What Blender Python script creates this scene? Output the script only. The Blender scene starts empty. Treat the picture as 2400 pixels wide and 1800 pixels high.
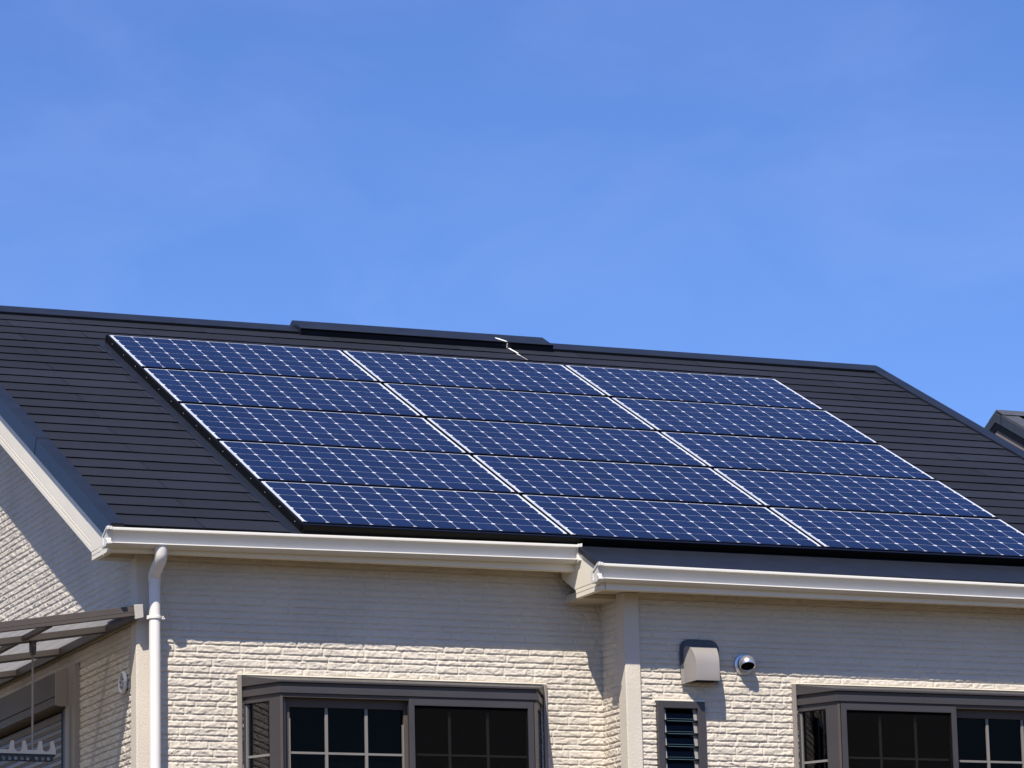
import bpy, bmesh, math, random
import numpy as np
from mathutils import Vector, Matrix

random.seed(7)
S = bpy.context.scene
COL = S.collection
Z0 = 7.2                                   # height of the measuring origin above the ground
TH = math.radians(26.565)                  # roof pitch
CT, ST = math.cos(TH), math.sin(TH)
YW1, YW2, XG = -3.40, -3.735, -0.875       # faces of the two front walls and of the gable wall
YR = 0.745                                 # ridge

# ------------------------------------------------------------------ materials
def nodes(name):
    m = bpy.data.materials.new(name); m.use_nodes = True
    nt = m.node_tree
    return m, nt, nt.nodes['Principled BSDF'], nt.nodes['Material Output']

def sock(b, *names):
    for n in names:
        if n in b.inputs: return b.inputs[n]

def mat(name, col, rough=.5, spec=.5, metal=0., var=0., vscale=3., bump=0., bscale=80., coat=0., detail=6., streak=0.):
    m, nt, b, out = nodes(name)
    b.inputs['Base Color'].default_value = (*col, 1)
    b.inputs['Roughness'].default_value = rough
    b.inputs['Metallic'].default_value = metal
    sock(b, 'Specular IOR Level', 'Specular').default_value = spec
    if coat: sock(b, 'Coat Weight', 'Clearcoat').default_value = coat
    L = nt.links
    if var or bump or streak:
        tc = nt.nodes.new('ShaderNodeTexCoord')
    if var or streak:
        n = nt.nodes.new('ShaderNodeTexNoise'); n.inputs['Scale'].default_value = vscale; n.inputs['Detail'].default_value = detail
        if streak:
            mp = nt.nodes.new('ShaderNodeMapping'); mp.inputs['Scale'].default_value = (1, 1, streak)
            L.new(tc.outputs['Object'], mp.inputs['Vector']); L.new(mp.outputs['Vector'], n.inputs['Vector'])
        else:
            L.new(tc.outputs['Object'], n.inputs['Vector'])
        mr = nt.nodes.new('ShaderNodeMapRange')
        mr.inputs['From Min'].default_value = .3; mr.inputs['From Max'].default_value = .7
        mr.inputs['To Min'].default_value = 1 - var; mr.inputs['To Max'].default_value = 1 + var
        L.new(n.outputs['Fac'], mr.inputs['Value'])
        vm = nt.nodes.new('ShaderNodeVectorMath'); vm.operation = 'SCALE'
        vm.inputs[0].default_value = col
        L.new(mr.outputs['Result'], vm.inputs['Scale'])
        L.new(vm.outputs['Vector'], b.inputs['Base Color'])
    if bump:
        n2 = nt.nodes.new('ShaderNodeTexNoise'); n2.inputs['Scale'].default_value = bscale; n2.inputs['Detail'].default_value = 4
        L.new(tc.outputs['Object'], n2.inputs['Vector'])
        bp = nt.nodes.new('ShaderNodeBump'); bp.inputs['Strength'].default_value = bump; bp.inputs['Distance'].default_value = .004
        L.new(n2.outputs['Fac'], bp.inputs['Height']); L.new(bp.outputs['Normal'], b.inputs['Normal'])
    return m

M = {}
M['brick'] = mat('cream_split_stone_siding', (.545, .492, .408), .85, .25, var=.07, vscale=2.2, bump=.25, bscale=220)
M['post'] = mat('cream_stucco', (.545, .492, .408), .85, .25, var=.05, vscale=4, bump=.55, bscale=95)
M['cream'] = mat('cream_painted_board', (.74, .68, .55), .55, .35, var=.035, vscale=3.5, bump=.06, bscale=160)
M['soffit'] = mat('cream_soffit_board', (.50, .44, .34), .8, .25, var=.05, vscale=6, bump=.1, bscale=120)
M['gutter'] = mat('white_gutter_plastic', (.60, .58, .53), .35, .4, var=.025, vscale=5)
M['pipe'] = mat('white_pipe_plastic', (.70, .66, .605), .35, .45, var=.03, vscale=4)
M['metal'] = mat('dark_blue_grey_roof_metal', (.012, .0145, .021), .40, .27, var=.18, vscale=7, bump=.03, bscale=30)
M['metal_sheet'] = mat('dark_blue_grey_flashing_sheet', (.0092, .0118, .0185), .45, .36, var=.15, vscale=9, bump=.04, bscale=40)
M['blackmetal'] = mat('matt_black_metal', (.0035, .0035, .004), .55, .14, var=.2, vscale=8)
M['bronze'] = mat('bronze_window_metal', (.070, .063, .062), .45, .4, metal=.45, var=.06, vscale=6)
M['bronze_dk'] = mat('dark_bronze_metal', (.080, .067, .059), .5, .2, var=.06, vscale=6)
M['tan'] = mat('taupe_window_trim', (.235, .205, .175), .5, .4, var=.05, vscale=6)
M['muntin'] = mat('grey_glazing_bar', (.175, .163, .15), .5, .3, var=.04, vscale=10)
M['hood'] = mat('warm_grey_painted_steel', (.255, .235, .218), .35, .5, var=.04, vscale=9)
M['hoodplate'] = mat('grey_steel_plate', (.05, .052, .062), .4, .5, var=.05, vscale=9)
M['silver'] = mat('brushed_silver', (.62, .63, .65), .28, .5, metal=.85, var=.05, vscale=30)
M['darkhole'] = mat('dark_vent_inside', (.012, .012, .013), .7, .2, var=.2, vscale=20)
M['holder'] = mat('putty_grey_plastic', (.40, .375, .33), .5, .4, var=.05, vscale=12)
M['black_plastic'] = mat('black_plastic', (.011, .011, .013), .42, .45, var=.2, vscale=15)
M['screw'] = mat('screw_steel', (.30, .30, .31), .35, .5, metal=.6)
M['roof_far'] = mat('grey_neighbour_roof', (.060, .064, .072), .5, .5, var=.2, vscale=4, bump=.1, bscale=25)
M['trim_far'] = mat('dark_grey_neighbour_trim', (.030, .032, .036), .45, .45, var=.12, vscale=4)
M['wall_far'] = mat('beige_neighbour_wall', (.20, .172, .145), .85, .2, var=.06, vscale=3, bump=.3, bscale=40)
M['stain'] = mat('white_bird_dropping', (.80, .78, .72), .8, .2, var=.08, vscale=60)
M['reflection_sheet'] = mat('grey_reflection_sheet', (.16, .16, .16), .9, .1, var=.15, vscale=12)
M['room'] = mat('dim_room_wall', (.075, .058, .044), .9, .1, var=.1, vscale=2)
M['shutter'] = mat('bronze_shutter_slat', (.17, .148, .134), .45, .45, var=.06, vscale=8)

# shingles: near black slate with pale flecks, subtle tone per strip
def shingle_mat():
    m, nt, b, out = nodes('charcoal_slate_shingle'); L = nt.links; N = nt.nodes
    b.inputs['Roughness'].default_value = .75
    sock(b, 'Specular IOR Level', 'Specular').default_value = .28
    tc = N.new('ShaderNodeTexCoord')
    big = N.new('ShaderNodeTexNoise'); big.inputs['Scale'].default_value = 2.2; big.inputs['Detail'].default_value = 5
    fine = N.new('ShaderNodeTexNoise'); fine.inputs['Scale'].default_value = 130; fine.inputs['Detail'].default_value = 3
    att = N.new('ShaderNodeAttribute'); att.attribute_name = 'tone'
    for n in (big, fine): L.new(tc.outputs['Object'], n.inputs['Vector'])
    def mr(src, a, bb, c, d):
        r = N.new('ShaderNodeMapRange'); L.new(src, r.inputs['Value'])
        for k, v in zip(('From Min', 'From Max', 'To Min', 'To Max'), (a, bb, c, d)): r.inputs[k].default_value = v
        return r.outputs['Result']
    def mul(a, bb):
        r = N.new('ShaderNodeMath'); r.operation = 'MULTIPLY'; L.new(a, r.inputs[0]); L.new(bb, r.inputs[1]); return r.outputs[0]
    f = mul(mul(mr(big.outputs['Fac'], .3, .7, .88, 1.14), mr(fine.outputs['Fac'], .25, .75, .55, 1.5)), mr(att.outputs['Fac'], 0, 1, .80, 1.22))
    vm = N.new('ShaderNodeVectorMath'); vm.operation = 'SCALE'; vm.inputs[0].default_value = (.0084, .0101, .0172)
    L.new(f, vm.inputs['Scale']); L.new(vm.outputs['Vector'], b.inputs['Base Color'])
    bp = N.new('ShaderNodeBump'); bp.inputs['Strength'].default_value = .35; bp.inputs['Distance'].default_value = .003
    L.new(fine.outputs['Fac'], bp.inputs['Height']); L.new(bp.outputs['Normal'], b.inputs['Normal'])
    return m
M['shingle'] = shingle_mat()

def cell_mat():
    m, nt, b, out = nodes('navy_solar_cell'); L = nt.links; N = nt.nodes
    b.inputs['Roughness'].default_value = .16
    sock(b, 'Specular IOR Level', 'Specular').default_value = .36
    tc = N.new('ShaderNodeTexCoord'); sp = N.new('ShaderNodeSeparateXYZ'); L.new(tc.outputs['Object'], sp.inputs[0])
    oi = N.new('ShaderNodeObjectInfo')
    # per-cell tone
    sc = N.new('ShaderNodeVectorMath'); sc.operation = 'SCALE'; sc.inputs['Scale'].default_value = 1 / .1285
    L.new(tc.outputs['Object'], sc.inputs[0])
    fl = N.new('ShaderNodeVectorMath'); fl.operation = 'FLOOR'; L.new(sc.outputs[0], fl.inputs[0])
    ad = N.new('ShaderNodeVectorMath'); ad.operation = 'ADD'; L.new(fl.outputs[0], ad.inputs[0])
    cb = N.new('ShaderNodeCombineXYZ'); L.new(oi.outputs['Random'], cb.inputs[2])
    s100 = N.new('ShaderNodeVectorMath'); s100.operation = 'SCALE'; s100.inputs['Scale'].default_value = 91.
    L.new(cb.outputs[0], s100.inputs[0]); L.new(s100.outputs[0], ad.inputs[1])
    wn = N.new('ShaderNodeTexWhiteNoise'); L.new(ad.outputs[0], wn.inputs['Vector'])
    # faint finger lines running across the slope
    wv = N.new('ShaderNodeMath'); wv.operation = 'MULTIPLY'; wv.inputs[1].default_value = 2 * math.pi / .0428
    L.new(sp.outputs['Y'], wv.inputs[0])
    sn = N.new('ShaderNodeMath'); sn.operation = 'SINE'; L.new(wv.outputs[0], sn.inputs[0])
    pw = N.new('ShaderNodeMath'); pw.operation = 'GREATER_THAN'; pw.inputs[1].default_value = .93; L.new(sn.outputs[0], pw.inputs[0])
    mr = N.new('ShaderNodeMapRange'); mr.inputs['To Min'].default_value = .82; mr.inputs['To Max'].default_value = 1.2
    L.new(wn.outputs['Value'], mr.inputs['Value'])
    a1 = N.new('ShaderNodeMath'); a1.operation = 'MULTIPLY_ADD'; a1.inputs[1].default_value = .35
    L.new(pw.outputs[0], a1.inputs[0]); L.new(mr.outputs[0], a1.inputs[2])
    dn = N.new('ShaderNodeTexNoise'); dn.inputs['Scale'].default_value = 1.6; dn.inputs['Detail'].default_value = 5
    of = N.new('ShaderNodeVectorMath'); of.operation = 'ADD'; L.new(tc.outputs['Object'], of.inputs[0]); L.new(s100.outputs[0], of.inputs[1])
    L.new(of.outputs[0], dn.inputs['Vector'])
    dr = N.new('ShaderNodeMapRange'); dr.inputs['From Min'].default_value = .3; dr.inputs['From Max'].default_value = .7
    dr.inputs['To Min'].default_value = .13; dr.inputs['To Max'].default_value = .24; L.new(dn.outputs['Fac'], dr.inputs['Value'])
    L.new(dr.outputs[0], b.inputs['Roughness'])
    vm = N.new('ShaderNodeVectorMath'); vm.operation = 'SCALE'; vm.inputs[0].default_value = (.0038, .0082, .0345)
    L.new(a1.outputs[0], vm.inputs['Scale']); L.new(vm.outputs[0], b.inputs['Base Color'])
    return m
M['cell'] = cell_mat()
M['backsheet'] = mat('white_backsheet', (.56, .59, .65), .2, .35)
M['ribbon'] = mat('tinned_ribbon', (.26, .29, .37), .35, .4)
M['frame'] = mat('black_anodised_frame', (.006, .006, .009), .5, .25, var=.1, vscale=10)
M['frame_navy'] = mat('navy_lower_frame', (.004, .0058, .015), .5, .13, var=.1, vscale=10)

def glass_mat(name, tint, refl, rough=.01, tcol=(.5, .5, .5)):
    m, nt, b, out = nodes(name); N = nt.nodes; L = nt.links
    N.remove(b)
    tr = N.new('ShaderNodeBsdfTransparent'); tr.inputs['Color'].default_value = (*tcol, 1)
    gl = N.new('ShaderNodeBsdfGlossy'); gl.inputs['Roughness'].default_value = rough; gl.inputs['Color'].default_value = (*tint, 1)
    fr = N.new('ShaderNodeFresnel'); fr.inputs['IOR'].default_value = refl
    mx = N.new('ShaderNodeMixShader')
    nz = N.new('ShaderNodeTexNoise'); nz.inputs['Scale'].default_value = 2.5
    tc = N.new('ShaderNodeTexCoord'); L.new(tc.outputs['Object'], nz.inputs['Vector'])
    bp = N.new('ShaderNodeBump'); bp.inputs['Strength'].default_value = .06; bp.inputs['Distance'].default_value = .02
    L.new(nz.outputs['Fac'], bp.inputs['Height']); L.new(bp.outputs['Normal'], gl.inputs['Normal'])
    L.new(fr.outputs[0], mx.inputs[0]); L.new(tr.outputs[0], mx.inputs[1]); L.new(gl.outputs[0], mx.inputs[2])
    L.new(mx.outputs[0], out.inputs['Surface'])
    return m
M['glass'] = glass_mat('dark_window_glass', (.9, .78, .62), 1.20, tcol=(.42, .42, .42))
M['glass_side'] = glass_mat('side_window_glass', (.9, .9, .92), 1.45, tcol=(.42, .42, .42))
M['louvre'] = glass_mat('louvre_glass', (.8, .85, .9), 1.3, tcol=(.40, .44, .48))
M['louvre_edge'] = mat('green_glass_edge', (.10, .165, .165), .2, .5)

def screen_mat():
    m, nt, b, out = nodes('insect_screen'); N = nt.nodes; L = nt.links
    b.inputs['Base Color'].default_value = (.006, .006, .006, 1); b.inputs['Roughness'].default_value = .95; sock(b, 'Specular IOR Level', 'Specular').default_value = 0
    tr = N.new('ShaderNodeBsdfTransparent'); mx = N.new('ShaderNodeMixShader'); mx.inputs[0].default_value = .5
    L.new(tr.outputs[0], mx.inputs[1]); L.new(b.outputs[0], mx.inputs[2]); L.new(mx.outputs[0], out.inputs['Surface'])
    return m
M['screen'] = screen_mat()

def poly_mat():
    m, nt, b, out = nodes('smoky_polycarbonate'); N = nt.nodes; L = nt.links
    b.inputs['Base Color'].default_value = (.62, .62, .64, 1); b.inputs['Roughness'].default_value = .3
    tr = N.new('ShaderNodeBsdfTransparent'); tr.inputs['Color'].default_value = (.62, .63, .66, 1)
    tl = N.new('ShaderNodeBsdfTranslucent'); tl.inputs['Color'].default_value = (.50, .49, .48, 1)
    m1 = N.new('ShaderNodeMixShader'); m1.inputs[0].default_value = .42
    m2 = N.new('ShaderNodeMixShader'); m2.inputs[0].default_value = .15
    L.new(tr.outputs[0], m1.inputs[1]); L.new(tl.outputs[0], m1.inputs[2])
    L.new(m1.outputs[0], m2.inputs[1]); L.new(b.outputs[0], m2.inputs[2]); L.new(m2.outputs[0], out.inputs['Surface'])
    return m
M['poly'] = poly_mat()

# ------------------------------------------------------------------ mesh builder
ORG = {}                                     # world origin of each thing or part

def RP(u, v, n):                             # roof coordinates: along eave, down the slope, off the surface
    return (u, -v * CT - n * ST, -v * ST + n * CT)

class MB:
    def __init__(s): s.v = []; s.f = []
    def add(s, vs, fs):
        k = len(s.v); s.v += [tuple(p) for p in vs]; s.f += [tuple(i + k for i in f) for f in fs]
    def hexa(s, b, t):                       # two matching rings of n points
        n = len(b)
        fs = [tuple(range(n))[::-1], tuple(range(n, 2 * n))]
        fs += [(i, (i + 1) % n, n + (i + 1) % n, n + i) for i in range(n)]
        s.add(list(b) + list(t), fs)
    def box(s, x0, x1, y0, y1, z0, z1):
        q = [(x0, y0), (x1, y0), (x1, y1), (x0, y1)]
        s.hexa([(x, y, z0) for x, y in q], [(x, y, z1) for x, y in q])
    def rbox(s, u0, u1, v0, v1, n0, n1):
        q = [(u0, v0), (u1, v0), (u1, v1), (u0, v1)]
        s.hexa([RP(u, v, n0) for u, v in q], [RP(u, v, n1) for u, v in q])
    def prism(s, poly, axis, a0, a1, d0=(0, 0), d1=(0, 0)):
        def P(p, a, d):
            p = (p[0] + d[0], p[1] + d[1])
            return (a, p[0], p[1]) if axis == 'x' else (p[0], a, p[1]) if axis == 'y' else (p[0], p[1], a)
        s.hexa([P(p, a0, d0) for p in poly], [P(p, a1, d1) for p in poly])
    def rprism(s, poly, v0, v1):             # profile (u, n) run down the slope
        s.hexa([RP(u, v0, n) for u, n in poly], [RP(u, v1, n) for u, n in poly])
    def tube(s, pts, r, seg=16, cap=True):
        pts = [Vector(p) for p in pts]; rings = []
        rs = r if isinstance(r, (list, tuple)) else [r] * len(pts)
        up = None
        for i, p in enumerate(pts):
            a = (pts[i] - pts[i - 1]).normalized() if i else None
            b = (pts[i + 1] - pts[i]).normalized() if i < len(pts) - 1 else None
            t = (a + b).normalized() if a and b else (a or b)
            if up is None: up = Vector((0, 0, 1)) if abs(t.z) < .9 else Vector((0, 1, 0))
            x = t.cross(up).normalized(); y = x.cross(t).normalized(); up = y
            k = 1 / max(.5, math.cos(a.angle(b) / 2)) if a and b else 1
            rings.append([p + (x * math.cos(w) + y * math.sin(w)) * rs[i] for w in [2 * math.pi * j / seg for j in range(seg)]])
        base = len(s.v)
        for rg in rings: s.v += [tuple(p) for p in rg]
        for i in range(len(rings) - 1):
            for j in range(seg):
                a, b = base + i * seg + j, base + i * seg + (j + 1) % seg
                s.f.append((a, b, b + seg, a + seg))
        if cap:
            s.f.append(tuple(base + j for j in range(seg))[::-1])
            s.f.append(tuple(base + (len(rings) - 1) * seg + j for j in range(seg)))
    def lathe(s, prof, c, ax, seg=32, keep=None):   # prof: (radius, offset along ax)
        ax = Vector(ax).normalized(); c = Vector(c)
        x = ax.cross(Vector((0, 0, 1))) if abs(ax.z) < .9 else Vector((1, 0, 0)); x.normalize(); y = ax.cross(x)
        base = len(s.v)
        for r, o in prof:
            for j in range(seg):
                w = 2 * math.pi * j / seg
                s.v.append(tuple(c + ax * o + (x * math.cos(w) + y * math.sin(w)) * r))
        for i in range(len(prof) - 1):
            for j in range(seg):
                a, b = base + i * seg + j, base + i * seg + (j + 1) % seg
                s.f.append((a, b, b + seg, a + seg))
    def mesh(s, name, off=Vector((0, 0, 0)), recalc=True):
        me = bpy.data.meshes.new(name)
        me.from_pydata([(p[0] - off.x, p[1] - off.y, p[2] - off.z) for p in s.v], [], s.f)
        if recalc:
            bm = bmesh.new(); bm.from_mesh(me)
            bmesh.ops.remove_doubles(bm, verts=bm.verts, dist=1e-6)
            bmesh.ops.recalc_face_normals(bm, faces=bm.faces); bm.to_mesh(me); bm.free()
        return me

def link(name, me, m, parent, smooth=False, bevel=0., seg=2, label=None):
    o = bpy.data.objects.new(name, me); COL.objects.link(o)
    if m: me.materials.append(m)
    if parent is not None:
        o.parent = parent
    if smooth:
        for p in me.polygons: p.use_smooth = True
        if smooth != True:
            me.set_sharp_from_angle(angle=math.radians(smooth))
    if bevel:
        b = o.modifiers.new('edge', 'BEVEL'); b.width = bevel; b.segments = seg; b.limit_method = 'ANGLE'; b.angle_limit = math.radians(35)
    if label: o['label'] = label
    return o

def build(name, mb, m, parent=None, **k):
    """vertices in measuring coordinates; the object sits at its thing's origin"""
    off = ORG[parent] if parent is not None else Vector((0, 0, 0))
    me = mb.mesh(name, off - Vector((0, 0, Z0)) if parent is not None else Vector((0, 0, -Z0)))
    o = link(name, me, M[m] if isinstance(m, str) else m, parent, **k)
    ORG[o] = off
    return o

def build_each(name, boxes, m, parent=None, **k):
    out = []
    for bb in boxes:
        b = MB(); b.box(*bb); out.append(build(name, b, m, parent, **k))
    return out

def thing(name, label, cat, loc, group=None):
    o = bpy.data.objects.new(name, None); COL.objects.link(o); o.location = loc
    o['label'] = label; o['category'] = cat
    if group: o['group'] = group
    ORG[o] = Vector(loc)
    return o

def tag(o, label=None, cat=None, kind=None, group=None):
    if label: o['label'] = label
    if cat: o['category'] = cat
    if kind: o['kind'] = kind
    if group: o['group'] = group
    return o

# ------------------------------------------------------------------ split-stone siding as real relief
def vnoise(x, y, seed):
    xi = np.floor(x).astype(np.int64); yi = np.floor(y).astype(np.int64)
    xf = x - xi; yf = y - yi
    xf = xf * xf * (3 - 2 * xf); yf = yf * yf * (3 - 2 * yf)
    def h(a, b):
        n = (a * 374761393 + b * 668265263 + seed * 1442695041) & 0x7fffffff
        n = ((n ^ (n >> 13)) * 1274126177) & 0x7fffffff
        return ((n ^ (n >> 16)) & 0xffff) / 65535.
    return (h(xi, yi) * (1 - xf) + h(xi + 1, yi) * xf) * (1 - yf) + (h(xi, yi + 1) * (1 - xf) + h(xi + 1, yi + 1) * xf) * yf

PAT = [.0364, .0342, .0440, .0300, .0400, .0365, .0455, .0310, .0387, .0450, .0300, .0432]   # row heights, one siding board
ZREF = -2.4937
def rows_between(zb, zt):
    z = ZREF; i = 0
    while z > zb: i -= 1; z -= PAT[i % len(PAT)]
    out = []
    while z < zt:
        out.append((z, PAT[i % len(PAT)], i)); z += PAT[i % len(PAT)]; i += 1
    return out

def sstep(a, b, x):
    t = np.clip((x - a) / (b - a), 0, 1); return t * t * (3 - 2 * t)

def stone_wall(name, us, zb, zt, place, seed, parent, holes=(), cull=None):
    """us: sample positions along the wall; place(u, out, z) arrays -> world xyz"""
    us = np.asarray(us, float); rng = np.random.RandomState(seed)
    zs = []; hs = []
    for z, h, i in rows_between(zb, zt):
        rr = np.random.RandomState(1000 + i * 13 + seed)
        rel = np.concatenate([[0, .0055, .0066, .0080], np.linspace(.0080, h - .0035, max(4, int((h - .011) / .0048) + 2))[1:], [h - .0012]])
        b = [us[0] - rr.uniform(0, .2)]
        while b[-1] < us[-1]: b.append(b[-1] + rr.choice([.125, .145, .165, .185, .215, .25, .29]) * rr.uniform(.94, 1.06))
        b = np.array(b); k = np.clip(np.searchsorted(b, us, side='right') - 1, 0, len(b) - 2)
        w = b[k + 1] - b[k]; du = us - b[k]
        bid = k + i * 57 + seed * 1000
        br = np.random.RandomState(77 + i + seed).uniform(-1, 1, (len(b), 4))[k]
        U = us[None, :]; R = rel[:, None]; Z = z + R
        wob = (vnoise(U / .012 + 0 * R, 0 * U + 0 * R + i * 3.7, seed + 5) - .5) * .0016
        mz = sstep(.0058, .0080, R + wob) * (1 - sstep(h - .0032, h - .0008, R + wob * .3))
        jw = .0040
        mu = sstep(jw, jw + .003, du)[None, :] * (1 - sstep(w - jw - .003, w - jw, du))[None, :]
        off = bid[None, :] * 3.17
        warp = (vnoise(U / .03 + off, Z / .02 + off, seed + 9) - .5) * 1.6
        n1 = vnoise(U / .055 + off + warp, (Z + U * .25 * np.sign(br[None, :, 0])) / .017 + off, seed + 1)
        n2 = vnoise(U / .017 + off, Z / .0095 + off + warp, seed + 2)
        n3 = vnoise(U / .0065 + off, Z / .0055, seed + 3)
        H = .0052 + .0007 * br[None, :, 1] + br[None, :, 2] * .0012 * (du / w - .5)[None, :] + br[None, :, 3] * .0012 * (R / h - .5)
        H = H + .0013 * np.tanh((n1 - .5) * 18) + .0012 * np.tanh((n2 - .5) * 8) + .0021 * (n3 - .5)
        hs.append(.0008 * vnoise(U / .01 + 0 * R, Z / .01 + 0 * U, seed + 8) + np.clip(H, .0012, None) * mz * (.06 + .94 * mu))
        zs.append(z + rel)
    zs = np.concatenate(zs); Hh = np.concatenate(hs, 0) - .0065
    nz, nu = len(zs), len(us)
    Ug, Zg = np.meshgrid(us, zs)
    xyz = np.stack(place(Ug, Hh, Zg), -1).reshape(-1, 3)
    idx = np.arange(nz * nu).reshape(nz, nu)
    q = np.stack([idx[:-1, :-1], idx[:-1, 1:], idx[1:, 1:], idx[1:, :-1]], -1)
    uc = (us[:-1] + us[1:]) / 2; zc = (zs[:-1] + zs[1:]) / 2
    Uc, Zc = np.meshgrid(uc, zc); keep = (Zc < zt) & (Zc > zb)
    for u0, u1, z0, z1 in holes: keep &= ~((Uc > u0) & (Uc < u1) & (Zc > z0) & (Zc < z1))
    if cull is not None: keep &= cull(Uc, Zc)
    q = q[keep]
    used = np.unique(q); remap = np.full(nz * nu, -1, np.int64); remap[used] = np.arange(len(used))
    off = ORG[parent]
    co = xyz[used] - np.array([off.x, off.y, off.z - Z0]); q = remap[q]
    me = bpy.data.meshes.new(name)
    me.vertices.add(len(co)); me.vertices.foreach_set('co', co.astype(np.float32).ravel())
    me.loops.add(q.size); me.loops.foreach_set('vertex_index', q.astype(np.int32).ravel())
    me.polygons.add(len(q)); me.polygons.foreach_set('loop_start', np.arange(0, q.size, 4, dtype=np.int32))
    me.polygons.foreach_set('loop_total', np.full(len(q), 4, np.int32))
    me.polygons.foreach_set('use_smooth', np.ones(len(q), bool))
    me.update(calc_edges=True); me.validate()
    o = link(name, me, M['brick'], parent); ORG[o] = off
    return o

# ------------------------------------------------------------------ the house
house = thing('house', 'cream stone-clad house with black slate roof carrying the solar panels', 'house', (2.4, YR, 0))

BX1, BX2 = -.285, 2.920                      # left base of each bay window
BAYW, BAYD, BAYS = 1.781, .25, .135          # base width, projection, side splay
SILL = -3.86
fine = lambda a, b, d: np.arange(a, b + d / 2, d)
LOUV = (2.042, 2.335, -4.05, -2.772)

stone_wall('front_wall', fine(-.80, 1.885, .0043), -3.95, -2.0,
           lambda U, H, Z: (U, YW1 - H, Z), 3, house, holes=[(BX1 + .01, BX1 + BAYW - .01, SILL, -2.70)])
stone_wall('front_wall', np.concatenate([fine(1.945, 4.6, .0043), fine(4.62, 5.68, .02)]), -3.95, -2.15,
           lambda U, H, Z: (U, YW2 - H, Z), 8, house,
           holes=[(BX2 + .01, BX2 + BAYW - .01, SILL, -2.70), (LOUV[0] + .012, LOUV[1] - .012, LOUV[2], LOUV[3] - .012)])
stone_wall('return_wall', fine(YW2 + .085, YW1 + .012, .0043), -3.95, -2.0,
           lambda U, H, Z: (1.868 - H, U, Z), 12, house)
nside = lambda U, Z: (-U * ST + Z * CT) < -.17
GWIN = (-2.27, -.40, -4.3, -2.47)
stone_wall('gable_wall', np.concatenate([fine(-3.315, -.2, .0062), fine(-.18, 4.8, .03)]), -3.95, .25,
           lambda U, H, Z: (XG - H, U, Z), 21, house, holes=[GWIN],
           cull=lambda U, Z: nside(U, Z) & nside(2 * YR - U, Z))

# corner posts
def post(x0, x1, y0, y1, zt):
    b = MB(); b.box(x0, x1, y0, y1, -3.95, zt); build('corner_post', b, 'post', house, bevel=.006)
post(-.884, -.790, -3.412, -3.308, -2.008)
post(1.858, 1.952, -3.747, -3.643, -2.163)

# plain lower storey, back and right walls (out of the photograph)
b = MB()
b.box(XG + .012, 1.88, YW1 + .012, YW1 + .10, -Z0, -3.94)
b.box(1.872, 5.68, YW2 + .012, YW2 + .10, -Z0, -3.94)
b.box(1.880, 1.97, YW2 + .10, YW1 + .012, -Z0, -3.94)
b.box(XG + .012, XG + .10, YW1 + .10, 4.8, -Z0, -3.94)
b.box(XG + .10, 5.68, 4.72, 4.80, -Z0, -2.1)
b.prism([(YW2 + .1, -Z0), (4.72, -Z0), (4.72, -2.0), (YR, .06), (YW2 + .1, -2.2)], 'x', 5.60, 5.68)
build('lower_wall', b, 'post', house)

# ---- roof: stepped courses of slate
NB = -.06
VE, DV, VR = 4.140, .1845, -.803
class Tone: pass
tones = []; rb = MB()
rr = random.Random(5)
XL, XR = -1.085, 5.90
for k in range(-26, 2):
    vlo = 3.936 + DV * k if k < 1 else VE
    vhi = 3.936 + DV * (k - 1)
    if vlo < VR: continue
    vhi = max(vhi, VR)
    x = -.58 - .91 * 2 + (0 if k % 2 else .455)
    while x < XR:
        a, c = max(x + .0016, XL), min(x + .9084, XR)
        x += .91
        if c - a < .01: continue
        t = rr.random(); dn = rr.uniform(-.0006, .0012); nseg = max(1, int((c - a) / .075))
        jits = [(rr.uniform(-.0016, .0016), rr.uniform(-.0006, .0008)) for _ in range(nseg + 1)]
        for i in range(nseg):
            ua, ub = a + (c - a) * i / nseg, a + (c - a) * (i + 1) / nseg
            (va, na), (vb, nb) = jits[i], jits[i + 1]
            A = [RP(ua, vhi, NB + .0004), RP(ub, vhi, NB + .0004), RP(ub, vlo + vb, NB + .0078 + dn + nb), RP(ua, vlo + va, NB + .0078 + dn + na),
                 RP(ub, vlo + vb - .003, NB - .001), RP(ua, vlo + va - .003, NB - .001)]
            rb.add(A, [(0, 3, 2, 1), (3, 5, 4, 2)]); tones += [t, t]
rb.rbox(XL, XR, VR, VE - .012, -.135, NB - .003); tones += [0.3] * 6
me = rb.mesh('roof', ORG[house] - Vector((0, 0, Z0)), recalc=False)
at = me.attributes.new('tone', 'FLOAT', 'FACE'); at.data.foreach_set('value', tones)
roof = link('roof', me, M['shingle'], house); ORG[roof] = ORG[house]
tag(roof, 'dark stepped slate courses of the front slope')
# back slope
b = MB()
mir = lambda p: (p[0], 2 * YR - p[1], p[2])
q = [(XL, VR), (XR, VR), (XR, VE + .03), (XL, VE + .03)]
b.hexa([mir(RP(u, v, -.135)) for u, v in q], [mir(RP(u, v, NB)) for u, v in q])
build('rear_roof', b, 'shingle', house)

# smooth metal apron over the deeper eave on the right
b = MB(); b.rbox(1.612, 5.905, VE - .055, 4.478, -.085, -.053)
build('eave_apron', b, 'metal_sheet', roof, bevel=.003)
b = MB(); b.rbox(XL, 1.612, VE - .01, VE + .012, -.085, -.066)
build('eave_starter', b, 'blackmetal', roof)

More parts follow.
